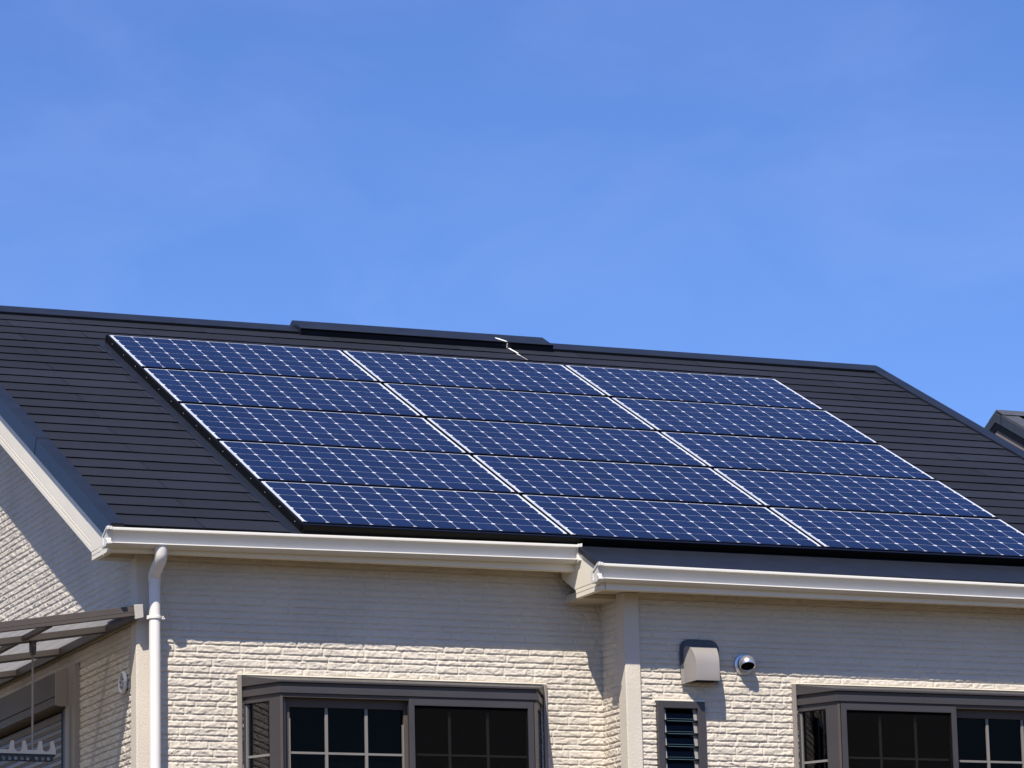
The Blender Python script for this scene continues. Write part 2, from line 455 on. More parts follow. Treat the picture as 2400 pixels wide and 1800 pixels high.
# verge trims
def verge(u0, u1, name):
    b = MB(); b.rprism([(u0, -.142), (u1, -.142), (u1, -.040), (u0, -.040)], VR + .01, VE + .022)
    build(name, b, 'metal', roof, bevel=.004)
    b = MB()
    q = [(u0, VR + .01), (u1, VR + .01), (u1, VE + .02), (u0, VE + .02)]
    b.hexa([mir(RP(u, v, -.142)) for u, v in q], [mir(RP(u, v, -.04)) for u, v in q])
    build(name, b, 'metal', roof)
verge(-1.113, -1.036, 'verge_trim')
verge(5.862, 5.966, 'verge_trim')
b = MB()                                     # joint in the verge metal
b.rbox(-1.1145, -1.035, 2.50, 2.503, -.141, -.0388); build('trim_joint', b, 'blackmetal', roof)

# ridge cap and the long ridge vent
def ridge(u0, u1, w, n0, n1, name, m):
    top = lambda n: (YR, n / CT - (0 - YR * ST / CT) )
    def pts(n, yf):
        # point on the plane offset n at world Y = yf
        return (yf, (n + yf * ST) / CT)
    pf_t, pf_b = pts(n1, YR - w), pts(n0, YR - w + .5 * (n1 - n0))
    ap = pts(n1, YR)
    poly = [pf_b, pf_t, ap, (2 * YR - pf_t[0], pf_t[1]), (2 * YR - pf_b[0], pf_b[1])]
    b = MB(); b.prism(poly, 'x', u0, u1)
    return build(name, b, m, roof, bevel=.003)
ridge(-1.113, 5.955, .150, -.072, -.038, 'ridge_cap', 'metal')
vent = ridge(1.487, 3.335, .190, -.070, -.006, 'ridge_vent', 'metal')
tag(vent, 'long low black vent box sitting on the ridge')
# its front lip: the face's shade put into black metal and an undercut
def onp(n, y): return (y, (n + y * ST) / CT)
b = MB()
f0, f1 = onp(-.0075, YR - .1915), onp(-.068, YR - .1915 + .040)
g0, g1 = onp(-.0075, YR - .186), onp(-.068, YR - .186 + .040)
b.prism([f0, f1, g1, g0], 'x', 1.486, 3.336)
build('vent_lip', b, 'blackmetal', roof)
# bird dropping on the vent and the slates under it
b = MB()
def blot(pts, n, th=.0012):
    b.hexa([RP(u, v, n) for u, v in pts], [RP(u, v, n + th) for u, v in pts])
vof = lambda y, n: -(y + n * ST) / CT
def trail(rows, n):
    L = [(u - w * .52, v) for u, v, w in rows]; R_ = [(u + w * .52, v) for u, v, w in rows][::-1]
    blot(L + R_, n)
trail([(2.937, vof(.645, 0), .004), (2.945, vof(.632, 0), .02), (2.957, vof(.610, 0), .026), (2.972, vof(.585, 0), .022), (2.984, vof(.566, 0), .014), (2.988, vof(.558, 0), .009)], -.0062)
trail([(2.998, vof(.612, -.06), .009), (3.004, vof(.600, -.06), .017), (3.011, vof(.55, -.06), .014), (3.019, vof(.50, -.06), .013), (3.025, vof(.462, -.06), .010)], -.0505)
trail([(3.012, vof(.452, -.06), .008), (3.016, vof(.43, -.06), .009), (3.018, vof(.408, -.06), .005)], -.0520)
trail([(3.018, vof(.404, -.06), .003), (3.022, vof(.36, -.06), .0022), (3.028, vof(.303, -.06), .0015)], -.0515)
b.prism([onp(-.012, YR - .1925), onp(-.012, YR - .194), onp(-.048, YR - .1785), onp(-.048, YR - .177)], 'x', 2.985, 2.991)
build('white_dropping', b, 'stain', roof)

# ---- barge board with two grooves (left gable)
XB = -1.093
def barge(n0, n1, v0, v1, xo):
    b.rprism([(xo, n0), (XB + .03, n0), (XB + .03, n1), (xo, n1)], v0, v1)
b = MB()
V1 = (3.28) / CT - .02
# main board then two narrow strips; thin recessed backing shows as grooves
barge(-.2635, -.143, VR - .05, 4.04, XB)
barge(-.2855, -.2665, VR - .05, 3.80, XB)
barge(-.3170, -.2890, VR - .05, 3.815, XB)
barge(-.3150, -.150, VR - .05, 3.79, XB + .005)
build('barge_board', b, 'cream', house, bevel=.0015)
# boxed end at the eave
b = MB()
def ztop(y, n): return (n + y * ST) / CT
yb, yf = -3.278, -3.612
b.prism([(yb + .004, -1.9865), (yb + .03, -1.93), (yb + .12, ztop(yb + .12, -.146)), (yf, ztop(yf, -.146)), (yf, -1.9865)], 'x', XB - .001, XB + .03)
b.prism([(yb, -2.0095), (yb + .002, -1.9895), (yf, -1.9895), (yf, -2.0095)], 'x', XB - .001, XB + .03)
b.prism([(yb, -2.0345), (yb, -2.0125), (yf, -2.0125), (yf, -2.0345)], 'x', XB - .001, XB + .03)
b.prism([(yb + .004, -2.033), (yb + .004, -1.96), (yf + .002, -1.96), (yf + .002, -2.033)], 'x', XB + .0045, XB + .028)
build('barge_end', b, 'cream', house, bevel=.0012)
# right gable barge (hidden side)
b = MB(); b.rprism([(5.90, -.317), (5.945, -.317), (5.945, -.143), (5.90, -.143)], VR - .05, 4.35)
build('barge_board', b, 'cream', house)
b = MB()
q = [(XB, VR - .05), (XB + .03, VR - .05), (XB + .03, 4.1), (XB, 4.1)]
b.hexa([mir(RP(u, v, -.317)) for u, v in q], [mir(RP(u, v, -.143)) for u, v in q])
build('barge_board', b, 'cream', house)

# ---- fascia and soffits
b = MB()
b.box(XB + .031, 1.640, -3.611, -3.588, -2.0355, -1.935)
b.box(XB + .031, 1.640, -3.588, -3.560, -2.0355, -2.0125)
b.box(1.656, 5.92, -3.962, -3.938, -2.190, -2.075)
b.box(1.656, 5.92, -3.938, -3.910, -2.190, -2.166)
build('fascia', b, 'cream', house, bevel=.002)
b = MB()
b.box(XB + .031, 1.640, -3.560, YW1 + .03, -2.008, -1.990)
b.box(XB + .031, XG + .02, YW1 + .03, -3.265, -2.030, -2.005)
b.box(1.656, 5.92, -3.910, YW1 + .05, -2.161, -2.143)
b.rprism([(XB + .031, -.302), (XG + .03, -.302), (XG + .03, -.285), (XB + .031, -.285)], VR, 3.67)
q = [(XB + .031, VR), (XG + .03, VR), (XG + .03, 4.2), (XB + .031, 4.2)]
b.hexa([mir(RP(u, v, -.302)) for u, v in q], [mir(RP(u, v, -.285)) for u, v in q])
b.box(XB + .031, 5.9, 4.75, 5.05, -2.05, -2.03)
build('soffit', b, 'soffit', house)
# perforated strip along each soffit
b = MB()
for x in np.arange(-.84, 1.6, .021):
    for dy in (0, .018): b.box(x, x + .008, -3.535 + dy, -3.527 + dy, -2.0095, -2.0078)
for x in np.arange(1.70, 5.6, .021):
    for dy in (0, .018): b.box(x, x + .008, -3.885 + dy, -3.877 + dy, -2.1625, -2.1608)
build('soffit_vent_hole', b, 'darkhole', house)
house_stuff = bpy.context.scene.objects.get('soffit_vent_hole')
if house_stuff: house_stuff['kind'] = 'stuff'

# boxed barge end of the deeper eave
X2 = 1.624
b = MB()
b.prism([(-3.955, -2.138), (-3.955, ztop(-3.955, -.088)), (-3.42, ztop(-3.42, -.088)), (-3.42, -2.048), (-3.547, -2.110), (-3.600, -2.138)], 'x', X2, X2 + .03)
b.prism([(-3.955, -2.163), (-3.955, -2.1415), (-3.614, -2.1415), (-3.620, -2.163)], 'x', X2, X2 + .03)
b.prism([(-3.955, -2.191), (-3.955, -2.1665), (-3.620, -2.1665), (-3.622, -2.191)], 'x', X2, X2 + .03)
b.prism([(-3.952, -2.189), (-3.952, -2.10), (-3.624, -2.10), (-3.624, -2.189)], 'x', X2 + .0055, X2 + .028)
build('barge_end', b, 'cream', house, bevel=.0012)
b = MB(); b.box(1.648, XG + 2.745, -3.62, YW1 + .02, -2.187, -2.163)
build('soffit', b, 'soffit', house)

# ---- gutters (front taller than back), falling gently to their outlets
GP = [(0, 0), (-.005, -.002), (-.007, -.008), (-.006, -.016), (.014, -.0195), (.022, -.030), (.030, -.060), (.031, -.066), (.031, -.0765),
      (.010, -.0795), (.009, -.0835), (.016, -.0855), (.034, -.098), (.094, -.098), (.094, -.044),
      (.090, -.044), (.090, -.093), (.036, -.093), (.035, -.060), (.028, -.030), (.020, -.008), (.018, 0)]
CAPP = [(-.009, .003), (-.0095, -.015), (.003, -.018), (.017, -.058), (.012, -.064), (.012, -.077), (-.004, -.079), (-.005, -.090), (.022, -.1015), (.098, -.1015), (.098, -.040), (.090, -.036), (.008, .004)]
CIN = [(.012, -.012), (.026, -.055), (.030, -.088), (.086, -.088), (.086, -.047)]
def gutter(x0, x1, z0, z1, yf, ends):
    b = MB(); b.prism([(yf + p[0], p[1]) for p in GP], 'x', x0, x1, (0, z0), (0, z1))
    g = build('gutter', b, 'gutter', house, smooth=40)
    for x, s, zz in ends:
        b = MB()
        P = [(yf + p[0], zz + p[1]) for p in CAPP]
        b.prism(P, 'x', x, x + s * .024)                      # sleeve
        b.prism([(yf + .5 * (p[0] - .04) * 1.06 + .5 * (p[0] - .04) * 1.06 + .04 if 0 else yf + .042 + (p[0] - .042) * 1.05, zz - .05 + (p[1] + .05) * 1.05) for p in CAPP], 'x', x + s * .001, x + s * .006)
        build('end_cap', b, 'gutter', g, smooth=35, bevel=.0015)
    return g
gutter(-1.127, 1.625, -1.9205, -1.8985, -3.7055, [(-1.131, 1, -1.9205), (1.629, -1, -1.8985)])
gutter(1.590, 5.93, -2.0545, -2.078, -4.030, [(1.586, 1, -2.0545), (5.934, -1, -2.078)])
# small recessed look of the near end caps
for x, yf, zz in ((-1.1362, -3.7055, -1.9205), (1.5808, -4.030, -2.0545)):
    b = MB()
    ring = [(yf + p[0], zz + p[1]) for p in CAPP]
    cx = sum(p[0] for p in ring) / len(ring); cz = sum(p[1] for p in ring) / len(ring)
    inn = [(cx + (p[0] - cx) * .72, cz + (p[1] - cz) * .72) for p in ring]
    n = len(ring)
    for i in range(n):
        j = (i + 1) % n
        b.hexa([(x, *ring[i]), (x, *ring[j]), (x, *inn[j]), (x, *inn[i])], [(x + .006, *ring[i]), (x + .006, *ring[j]), (x + .006, *inn[j]), (x + .006, *inn[i])])
    build('end_cap_rim', b, 'gutter', house, bevel=.001)

# ---- downpipe with elbow and clamp
b = MB(); XP, YP, RPp = -.803, -3.487, .031
pts = [(-.818, -3.655, -1.995), (-.818, -3.655, -2.045), (-.817, -3.640, -2.072), (-.806, -3.502, -2.128), (XP, YP, -2.150), (XP, YP, -2.175)]
b.tube(pts, .0345, 20); build('elbow', b, 'pipe', house, smooth=40)
b = MB(); b.tube([(XP, YP, -2.150), (XP, YP, -2.168), (XP, YP, -2.169), (XP, YP, -Z0 + .1)], [.0335, .0335, RPp, RPp], 24)
dp = build('downpipe', b, 'pipe', house, smooth=40)
for zc in (-2.361, -4.2, -6.0):
    b = MB(); b.lathe([(RPp, -.014), (.037, -.014), (.0385, -.006), (.037, .002), (RPp, .002)], (XP, YP, zc), (0, 0, 1), 24)
    b.box(XP + .034, XP + .056, YP - .006, YP + .004, zc - .013, zc - .005); b.box(XP + .034, XP + .056, YP - .006, YP + .004, zc - .001, zc + .006) if 0 else None
    b.tube([(XP + .044, YP - .012, zc - .001), (XP + .044, YP + .008, zc - .001)], .004, 8)
    b.tube([(XP + .044, YP - .012, zc - .012), (XP + .044, YP + .008, zc - .012)], .004, 8)
    b.box(XP - .044, XP - .034, YP - .008, YP + .006, zc - .016, zc + .004)
    b.box(XP - .006, XP + .006, YP + .03, YW1 + .01, zc - .012, zc)
    build('clamp', b, 'pipe', dp, smooth=30)

# ---- bay windows
def bay(x0, yw, screen_left):
    x1 = x0 + BAYW; xa, xb = x0 + BAYS, x1 - BAYS; yf = yw - BAYD
    def outline(o): return [(x0 - o, yw + .03), (x0 - o, yw), (xa - .6 * o, yf - o), (xb + .6 * o, yf - o), (x1 + o, yw), (x1 + o, yw + .03)]
    def ring(o, z): return [(x, y, z) for x, y in outline(o)]
    b = MB()
    top = [(x, y, -2.654 if y > yf + .05 else -2.7065) for x, y in outline(.012)]
    b.hexa(ring(.012, -2.718), top)
    root = build('bay_window', b, 'bronze', house, bevel=.002)
    for nm_, o_, za_, zb2 in (('head_recess', -.006, -2.740, -2.7185), ('head_band', .006, -2.776, -2.7402), ('sill', -.004, SILL, SILL + .06)):
        b = MB(); b.hexa(ring(o_, za_), ring(o_, zb2)); build(nm_, b, 'bronze_dk' if nm_ == 'head_recess' else 'bronze', root, bevel=.0015)
    build_each('flange', [(x0 - .024, x0 - .002, yw - .016, yw + .02, SILL, -2.6545), (x1 + .002, x1 + .024, yw - .016, yw + .02, SILL, -2.6545)], 'tan', root, bevel=.002)
    b = MB(); b.box(x0 - .026, x1 + .026, yw - .012, yw + .02, -2.6535, -2.646)
    build('sealant', b, 'cream', root, bevel=.002)
    # splayed sides
    def slant(t0, t1, z0, z1, o0, o1, side):
        L_ = math.hypot(BAYS, BAYD); nx, ny = -BAYD / L_, -BAYS / L_
        def P(t, o):
            x, y = x0 + BAYS * t + nx * o, yw - BAYD * t + ny * o
            return (x, y) if side < 0 else (x0 + x1 - x, y)
        q = [P(t0, o0), P(t1, o0), P(t1, o1), P(t0, o1)]
        b.hexa([(x, y, z0) for x, y in q], [(x, y, z1) for x, y in q])
    for s in (-1, 1):
        b = MB()
        slant(.70, .985, SILL + .06, -2.7764, -.05, -.008, s)
        slant(0, .70, -2.812, -2.7764, -.05, -.008, s)
        slant(.0, .055, SILL + .06, -2.812, -.045, -.012, s)
        build('side_frame', b, 'bronze', root, bevel=.002)
        b = MB(); slant(.055, .085, SILL + .06, -2.814, -.03, -.018, s)
        build('side_bead', b, 'muntin', root)
        b = MB(); slant(.085, .70, SILL + .06, -2.812, -.034, -.030, s)
        build('side_pane', b, 'glass_side', root)
        b = MB(); slant(.085, .70, -3.108, -3.095, -.029, -.024, s)
        build('side_glazing_bar', b, 'muntin', root)
    # front frame
    b = MB()
    b.box(xa + .004, xa + .018, yf + .004, yf + .09, SILL + .06, -2.7764); b.box(xb - .018, xb - .004, yf + .004, yf + .09, SILL + .06, -2.7764)
    b.box(xa + .018, xb - .018, yf + .006, yf + .09, -2.797, -2.7764)
    b.box(xa + .018, xb - .018, yf + .006, yf + .09, SILL + .06, SILL + .10)
    build('front_frame', b, 'bronze_dk', root, bevel=.0015)
    def X(u): return x0 + u if screen_left == 0 else x0 + BAYW - u       # u from the left base of bay one
    def bx(u0, u1, y0, y1, z0, z1):
        a, c = sorted((X(u0), X(u1))); b.box(a, c, y0, y1, z0, z1)
    # sash nearest the viewer with its screen (u .882-1.622), inner sash (u .16-.90)
    b = MB(); zt, zb = -2.786, SILL + .10
    bx(.882, .914, yf + .002, yf + .03, zb, zt); bx(1.588, 1.622, yf + .002, yf + .03, zb, zt)
    bx(.914, 1.588, yf + .002, yf + .03, zt - .038, zt); bx(.914, 1.588, yf + .002, yf + .03, zb, zb + .04)
    sf = build('sash', b, 'bronze', root, bevel=.002)
    b = MB(); bx(.914, 1.588, yf + .012, yf + .0135, zb + .04, zt - .038); build('insect_screen', b, 'screen', root)
    b = MB(); bx(.910, 1.600, yf + .046, yf + .050, zb, zt - .03); build('pane', b, 'glass', root)
    b = MB()
    for u in (1.125, 1.352): bx(u, u + .0145, yf + .038, yf + .0455, zb, zt - .06)
    for u0, u1 in ((.925, 1.1245), (1.140, 1.3515), (1.367, 1.590)): bx(u0, u1, yf + .038, yf + .0455, -3.0945, -3.0835)
    bx(1.592, 1.602, yf + .034, yf + .052, zb, zt - .05)
    build('glazing_bar', b, 'muntin', root)
    b = MB()
    bx(.160, .208, yf + .055, yf + .085, zb, zt - .006); bx(.868, .905, yf + .055, yf + .085, zb, zt - .006)
    bx(.208, .868, yf + .055, yf + .085, zt - .058, zt - .006); bx(.208, .868, yf + .055, yf + .085, zb, zb + .05)
    build('sash', b, 'bronze_dk', root, bevel=.002)
    b = MB(); bx(.208, .868, yf + .070, yf + .074, zb + .05, zt - .058); build('pane', b, 'glass', root)
    b = MB()
    for u in (.413, .644): bx(u, u + .0165, yf + .060, yf + .0695, zb + .05, zt - .059)
    for u0, u1 in ((.212, .4125), (.430, .6435), (.661, .862)): bx(u0, u1, yf + .061, yf + .0695, -3.0975, -3.0855)
    bx(.205, .2105, yf + .052, yf + .069, zb + .05, zt - .12); bx(.861, .868, yf + .050, yf + .069, zb + .05, zt - .14)
    build('glazing_bar', b, 'muntin', root)
    # low folded grey sheet, added to imitate wavy reflections in the panes
    b = MB(); pts_ = [(X(u), yw - .08 + .018 * math.sin(u * 41) + .008 * math.sin(u * 97 + 1)) for u in np.linspace(.17, 1.60, 160)]
    k0 = len(b.v); b.v += [(x, y, -3.118 + .006 * math.sin(x * 19)) for x, y in pts_] + [(x, y, SILL + .1) for x, y in pts_]
    b.f += [(i, i + 1, 160 + i + 1, 160 + i) for i in range(159)]
    build('reflection_sheet', b, 'reflection_sheet', root, smooth=True)
    # dim room behind
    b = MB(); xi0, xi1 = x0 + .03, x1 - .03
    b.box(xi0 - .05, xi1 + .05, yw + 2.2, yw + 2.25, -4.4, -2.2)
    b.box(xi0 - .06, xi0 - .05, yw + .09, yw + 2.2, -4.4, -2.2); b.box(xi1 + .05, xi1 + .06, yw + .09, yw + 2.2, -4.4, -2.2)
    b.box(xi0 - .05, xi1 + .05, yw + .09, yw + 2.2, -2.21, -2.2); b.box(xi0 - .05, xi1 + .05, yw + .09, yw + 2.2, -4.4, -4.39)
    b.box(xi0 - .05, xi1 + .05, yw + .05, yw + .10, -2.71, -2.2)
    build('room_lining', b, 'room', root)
    return root
tag(bay(BX1, YW1, 0), 'bay window under the left part of the eaves')
tag(bay(BX2, YW2, 1), 'bay window beside the ball vent')

# ---- narrow louvre window
x0, x1, z0, z1 = LOUV
b = MB()
yo = YW2 - .028
b.box(x0, x0 + .038, yo, YW2 + .03, z0, z1); b.box(x1 - .045, x1, yo, YW2 + .03, z0, z1)
b.box(x0 + .038, x1 - .045, yo + .001, YW2 + .03, z1 - .040, z1)
b.box(x0 - .004, x1 + .004, yo + .012, YW2 + .02, z0, z1 + .005)if 0 else None
lw = build('louvre_window', b, 'bronze', house, bevel=.002)
b = MB(); b.box(x0 - .006, x1 + .006, YW2 - .012, YW2 + .01, z1 + .0005, z1 + .012); build('sealant', b, 'cream', lw, bevel=.002)
for x in (x0 + .038, x1 - .045 - .019):
    b = MB()
    for i in range(17):
        zt = z1 - .040 - .0015 - .0720 * i + (0.0 if i else 0); zb_ = z1 - .110 - .0720 * i + .004
        zt = z1 - .0415 if i == 0 else z1 - .110 - .0720 * (i - 1) - .004
        b.hexa([(x, yo + .016, zb_), (x + .019, yo + .016, zb_), (x + .019, yo + .03, zb_), (x, yo + .03, zb_)],
               [(x, yo + .026, zt), (x + .019, yo + .026, zt), (x + .019, yo + .04, zt), (x, yo + .04, zt)])
    build('louvre_rail', b, 'hood', lw)
for x in (x0 + .036, x1 - .045 - .022):
    for i in range(6):
        zc = z1 - .110 - .072 * i; b = MB(); b.box(x, x + .024, yo + .008, yo + .034, zc - .0042, zc + .0042)
        build('louvre_clip', b, 'blackmetal', lw)
for i in range(17):
    zc = z1 - .110 - .072 * i; xa, xb = x0 + .058, x1 - .066
    b = MB()
    b.hexa([(xa, yo + .010, zc - .001), (xb, yo + .010, zc - .001), (xb, yo + .016, zc + .001), (xa, yo + .016, zc + .001)],
           [(xa, yo + .040, zc + .080), (xb, yo + .040, zc + .080), (xb, yo + .046, zc + .078), (xa, yo + .046, zc + .078)])
    sl = build('glass_slat', b, 'louvre', lw)
    b = MB(); b.box(xa, xb, yo + .009, yo + .0155, zc - .0020, zc - .0003)
    b.box(xa, xb, yo + .012, yo + .0145, zc + .0108, zc + .0120)
    build('slat_edge', b, 'louvre_edge', lw)
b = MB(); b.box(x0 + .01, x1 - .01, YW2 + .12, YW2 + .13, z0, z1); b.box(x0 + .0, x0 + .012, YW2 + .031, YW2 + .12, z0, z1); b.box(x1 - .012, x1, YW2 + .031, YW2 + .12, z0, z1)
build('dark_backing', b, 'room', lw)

# ---- shuttered window in the gable wall
b = MB()
b.box(XG - .030, XG + .03, -2.290, -2.212, -4.3, -2.457); b.box(XG - .042, XG + .03, -2.212, -2.135, -4.3, -2.688)
sw = build('shutter_window', b, 'tan', house, bevel=.003)
build_each('guide_rail', [(XG - .030, XG + .03, -.46, -.38, -4.3, -2.457)], 'tan', sw, bevel=.003)
b = MB()
b.prism([(XG + .01, -2.446), (-.975, -2.492), (-.975, -2.626), (-.968, -2.630), (-.975, -2.634), (-.975, -2.678), (-.95, -2.685), (XG + .01, -2.685)], 'y', -2.140, -.45)
build('shutter_box', b, 'bronze_dk', sw, bevel=.002)
b = MB(); b.prism([(XG + .005, -2.444), (-.978, -2.490), (-.978, -2.681), (-.95, -2.688), (XG + .005, -2.688)], 'y', -2.148, -2.1402)
b.box(XG - .034, XG + .02, -2.214, -2.150, -2.69, -2.455)
build('box_end', b, 'tan', sw, bevel=.003)
b = MB(); b.box(XG - .030, XG + .03, -2.135, -2.060, -4.3, -2.69); build('guide_rail', b, 'bronze', sw, bevel=.002)
b = MB(); b.box(XG - .026, XG + .03, -2.060, -2.000, -4.3, -2.69); build('guide_channel', b, 'blackmetal', sw, bevel=.002)
b = MB()
z = -2.6935
for i in range(34):
    zt, zb_ = z - .0448 * i, z - .0448 * (i + 1)
    P = [(XG + .004, zt), (XG - .012, zt - .006), (XG - .014, zt - .030), (XG - .006, zt - .0385), (XG - .006, zt - .0405), (XG - .0085, zt - .042), (XG - .0085, zt - .0448), (XG + .004, zt - .0448)]
    b.prism(P, 'y', -2.000, -.46)
build('shutter_slats', b, 'shutter', sw)

# ------------------------------------------------------------------ solar panels
C, PU, PV = .1285, 1.5994, .8329
def panel_parts(root):
    def loc(name, mb, m, **k):
        o = link(name, mb.mesh(name), M[m], root, **k); return o
    b = MB()                                                   # tray and black edges
    b.box(-.0163, 1.5578, -.7850, .0060, -.036, -.0035)
    loc('frame', b, 'frame', bevel=.0015)
    b = MB(); b.box(-.0155, 1.5570, -.7710, .0056, -.0032, 0); loc('backsheet', b, 'backsheet')
    b = MB(); b.box(-.0158, 1.5573, -.7870, -.7715, -.034, .0006); loc('lower_rail', b, 'frame_navy', bevel=.001)
    b = MB(); g, gy, ch = .0012, .0012, .0128
    for i in range(12):
        for j in range(6):
            a, c, d, e = i * C + g, (i + 1) * C - g, -(j + 1) * C + gy, -j * C - gy
            if j == 5: d = -.7709
            P = [(a + ch, d), (c - ch, d), (c, d + ch), (c, e - ch), (c - ch, e), (a + ch, e), (a, e - ch), (a, d + ch)]
            b.add([(x, y, .0003) for x, y in P], [tuple(range(8))])
    loc('cells', b, 'cell')
    b = MB()                                                   # tinned ribbons in the left margin
    for x0_, x1_, y0_, y1_ in ((-.0120, -.0098, -.38, -.02), (-.0120, -.0098, -.745, -.41), (-.0065, -.0035, -.36, -.13), (-.0065, -.0035, -.64, -.40)):
        b.add([(x0_, y0_, .0002), (x1_, y0_, .0002), (x1_, y1_, .0002), (x0_, y1_, .0002)], [(0, 1, 2, 3)])
    loc('ribbon', b, 'ribbon')
rows = ['top row by the ridge', 'second row from the ridge', 'middle row', 'second row up from the eaves', 'bottom row above the gutter']
cols = ['left end', 'centre', 'right end']
proto = None
for j in range(5):
    for i in range(3):
        lab = f'navy solar panel at the {cols[i]} of the {rows[j]}'
        p = RP(i * PU, j * PV, 0)
        L_ = (p[0], p[1], p[2] + Z0)
        if proto is None:
            t = thing('solar_panel', lab, 'solar panel', L_, 'solar panels on the roof'); panel_parts(t); proto = t
        else:
            t = proto.copy(); COL.objects.link(t); t.location = L_; t['label'] = lab
            for ch in list(proto.children):
                o = ch.copy(); COL.objects.link(o); o.parent = t
        t.rotation_euler = (TH + random.uniform(-.0012, .0012), random.uniform(-.0008, .0008), 0)

# skirting round the array
sk = thing('array_skirting', 'black metal skirting closing the edges of the solar array', 'panel trim', (0, -1.8, Z0 - 1))
U1 = 2 * PU + 1.5600
b = MB(); b.rbox(-.094, -.0305, -.012, 4.150, -.0595, -.0510); build('side_flashing', b, 'metal_sheet', sk, bevel=.002)
b = MB(); b.rbox(-.0305, -.0190, -.030, 4.150, -.0600, -.0030); build('side_cover', b, 'blackmetal', sk, bevel=.002)
b = MB(); b.rbox(U1 + .0015, U1 + .010, -.030, 4.150, -.0600, -.0060); build('side_cover', b, 'blackmetal', sk)
b = MB(); b.rbox(-.0305, U1 + .010, -.046, -.013, -.0600, -.0045); build('top_cover', b, 'metal', sk, bevel=.002)
b = MB()
b.hexa([RP(-.0305, 4.125, -.062), RP(U1 + .01, 4.125, -.062), RP(U1 + .01, 4.132, -.062), RP(-.0305, 4.132, -.062)],
       [RP(-.0305, 4.138, -.004), RP(U1 + .01, 4.138, -.004), RP(U1 + .01, 4.1585, -.004), RP(-.0305, 4.1585, -.004)])
build('front_cover', b, 'blackmetal', sk)
b = MB(); b.rbox(-.0305, U1 + .01, 4.1382, 4.1595, -.0038, -.0008); build('front_lip', b, 'frame_navy', sk)
scr = None
for j in range(5):
    for dv in (.13, .41, .69):
        vv = j * PV + dv
        if scr is None:
            b = MB(); c0 = RP(-.0310, vv, -.026)
            b.lathe([(.0005, -.003), (.0022, -.0025), (.0034, 0)], c0, (1, 0, 0), 10)
            scr = build('screw', b, 'screw', sk, smooth=True); v0 = vv
        else:
            o = scr.copy(); COL.objects.link(o); o.parent = sk
            o.location = Vector(RP(0, vv, 0)) - Vector(RP(0, v0, 0))

# ------------------------------------------------------------------ things fixed to the walls
# hooded kitchen vent
hx, hz = 2.312, -2.665
hood = thing('hooded_vent', 'warm grey hooded exhaust vent above the narrow louvre window', 'wall vent', (hx, YW2, hz + Z0))
b = MB()
def rrect(cx, cz, w, h, r, n=6):
    P = []
    for sx, sz, a0 in ((1, 1, 0), (-1, 1, 90), (-1, -1, 180), (1, -1, 270)):
        for i in range(n + 1):
            a = math.radians(a0 + 90 * i / n); P.append((cx + sx * (w / 2 - r) + r * math.cos(a), cz + sz * (h / 2 - r) + r * math.sin(a)))
    return P
P = rrect(2.318, -2.541, .242, .242, .055)
b.hexa([(x, YW2 - .002, z) for x, z in P], [(x, YW2 - .016, z) for x, z in P])
P2 = rrect(2.318, -2.541, .226, .226, .05)
b.hexa([(x, YW2 - .0161, z) for x, z in P2], [(x, YW2 - .022, z) for x, z in P2])
build('base_plate', b, 'hoodplate', hood, bevel=.002)
b = MB()
prof = [(.020, .010)]                                           # (out from wall, height above hood bottom)
prof = [(.131, 0.), (.132, .05), (.131, .085)]
for i in range(1, 10):
    a = math.radians(90 * i / 9); prof.append((.036 + .095 * math.cos(a), .085 + .118 * math.sin(a)))
n = len(prof)
half = lambda o: .0985 - (o / .13) * .0265
L_, R_ = [], []
for o, h in prof:
    w = half(o)
    L_.append((hx - w, YW2 - o, hz + h)); R_.append((hx + w, YW2 - o, hz + h))
wl, wr = hx - .0985, hx + .0985
backL = [(wl, YW2 - .0225, hz + .190), (wl, YW2 - .0225, hz - .006)]
vs = L_ + R_; fs = [(i, i + 1, n + i + 1, n + i) for i in range(n - 1)]
k = len(vs); vs += [backL[0], backL[1], (wr, backL[0][1], backL[0][2]), (wr, backL[1][1], backL[1][2])]
fs += [tuple([k + 1] + list(range(0, n)) + [k]), tuple([k + 2] + list(range(2 * n - 1, n - 1, -1)) + [k + 3]), (n - 1, 2 * n - 1, k + 2, k)]
b.add(vs, fs)
b.box(wl - .020, wl + .001, YW2 - .028, YW2 - .0225, hz - .010, hz + .075); b.box(wr - .001, wr + .020, YW2 - .028, YW2 - .0225, hz - .010, hz + .075)
o = build('hood', b, 'hood', hood, smooth=28)
so = o.modifiers.new('skin', 'SOLIDIFY'); so.thickness = .003; so.offset = -1
bv = o.modifiers.new('edge', 'BEVEL'); bv.width = .011; bv.segments = 4; bv.limit_method = 'ANGLE'; bv.angle_limit = math.radians(40)
b = MB(); b.box(hx - .062, hx + .062, YW2 - .09, YW2 - .026, hz + .008, hz + .03); build('duct_grille', b, 'darkhole', hood)

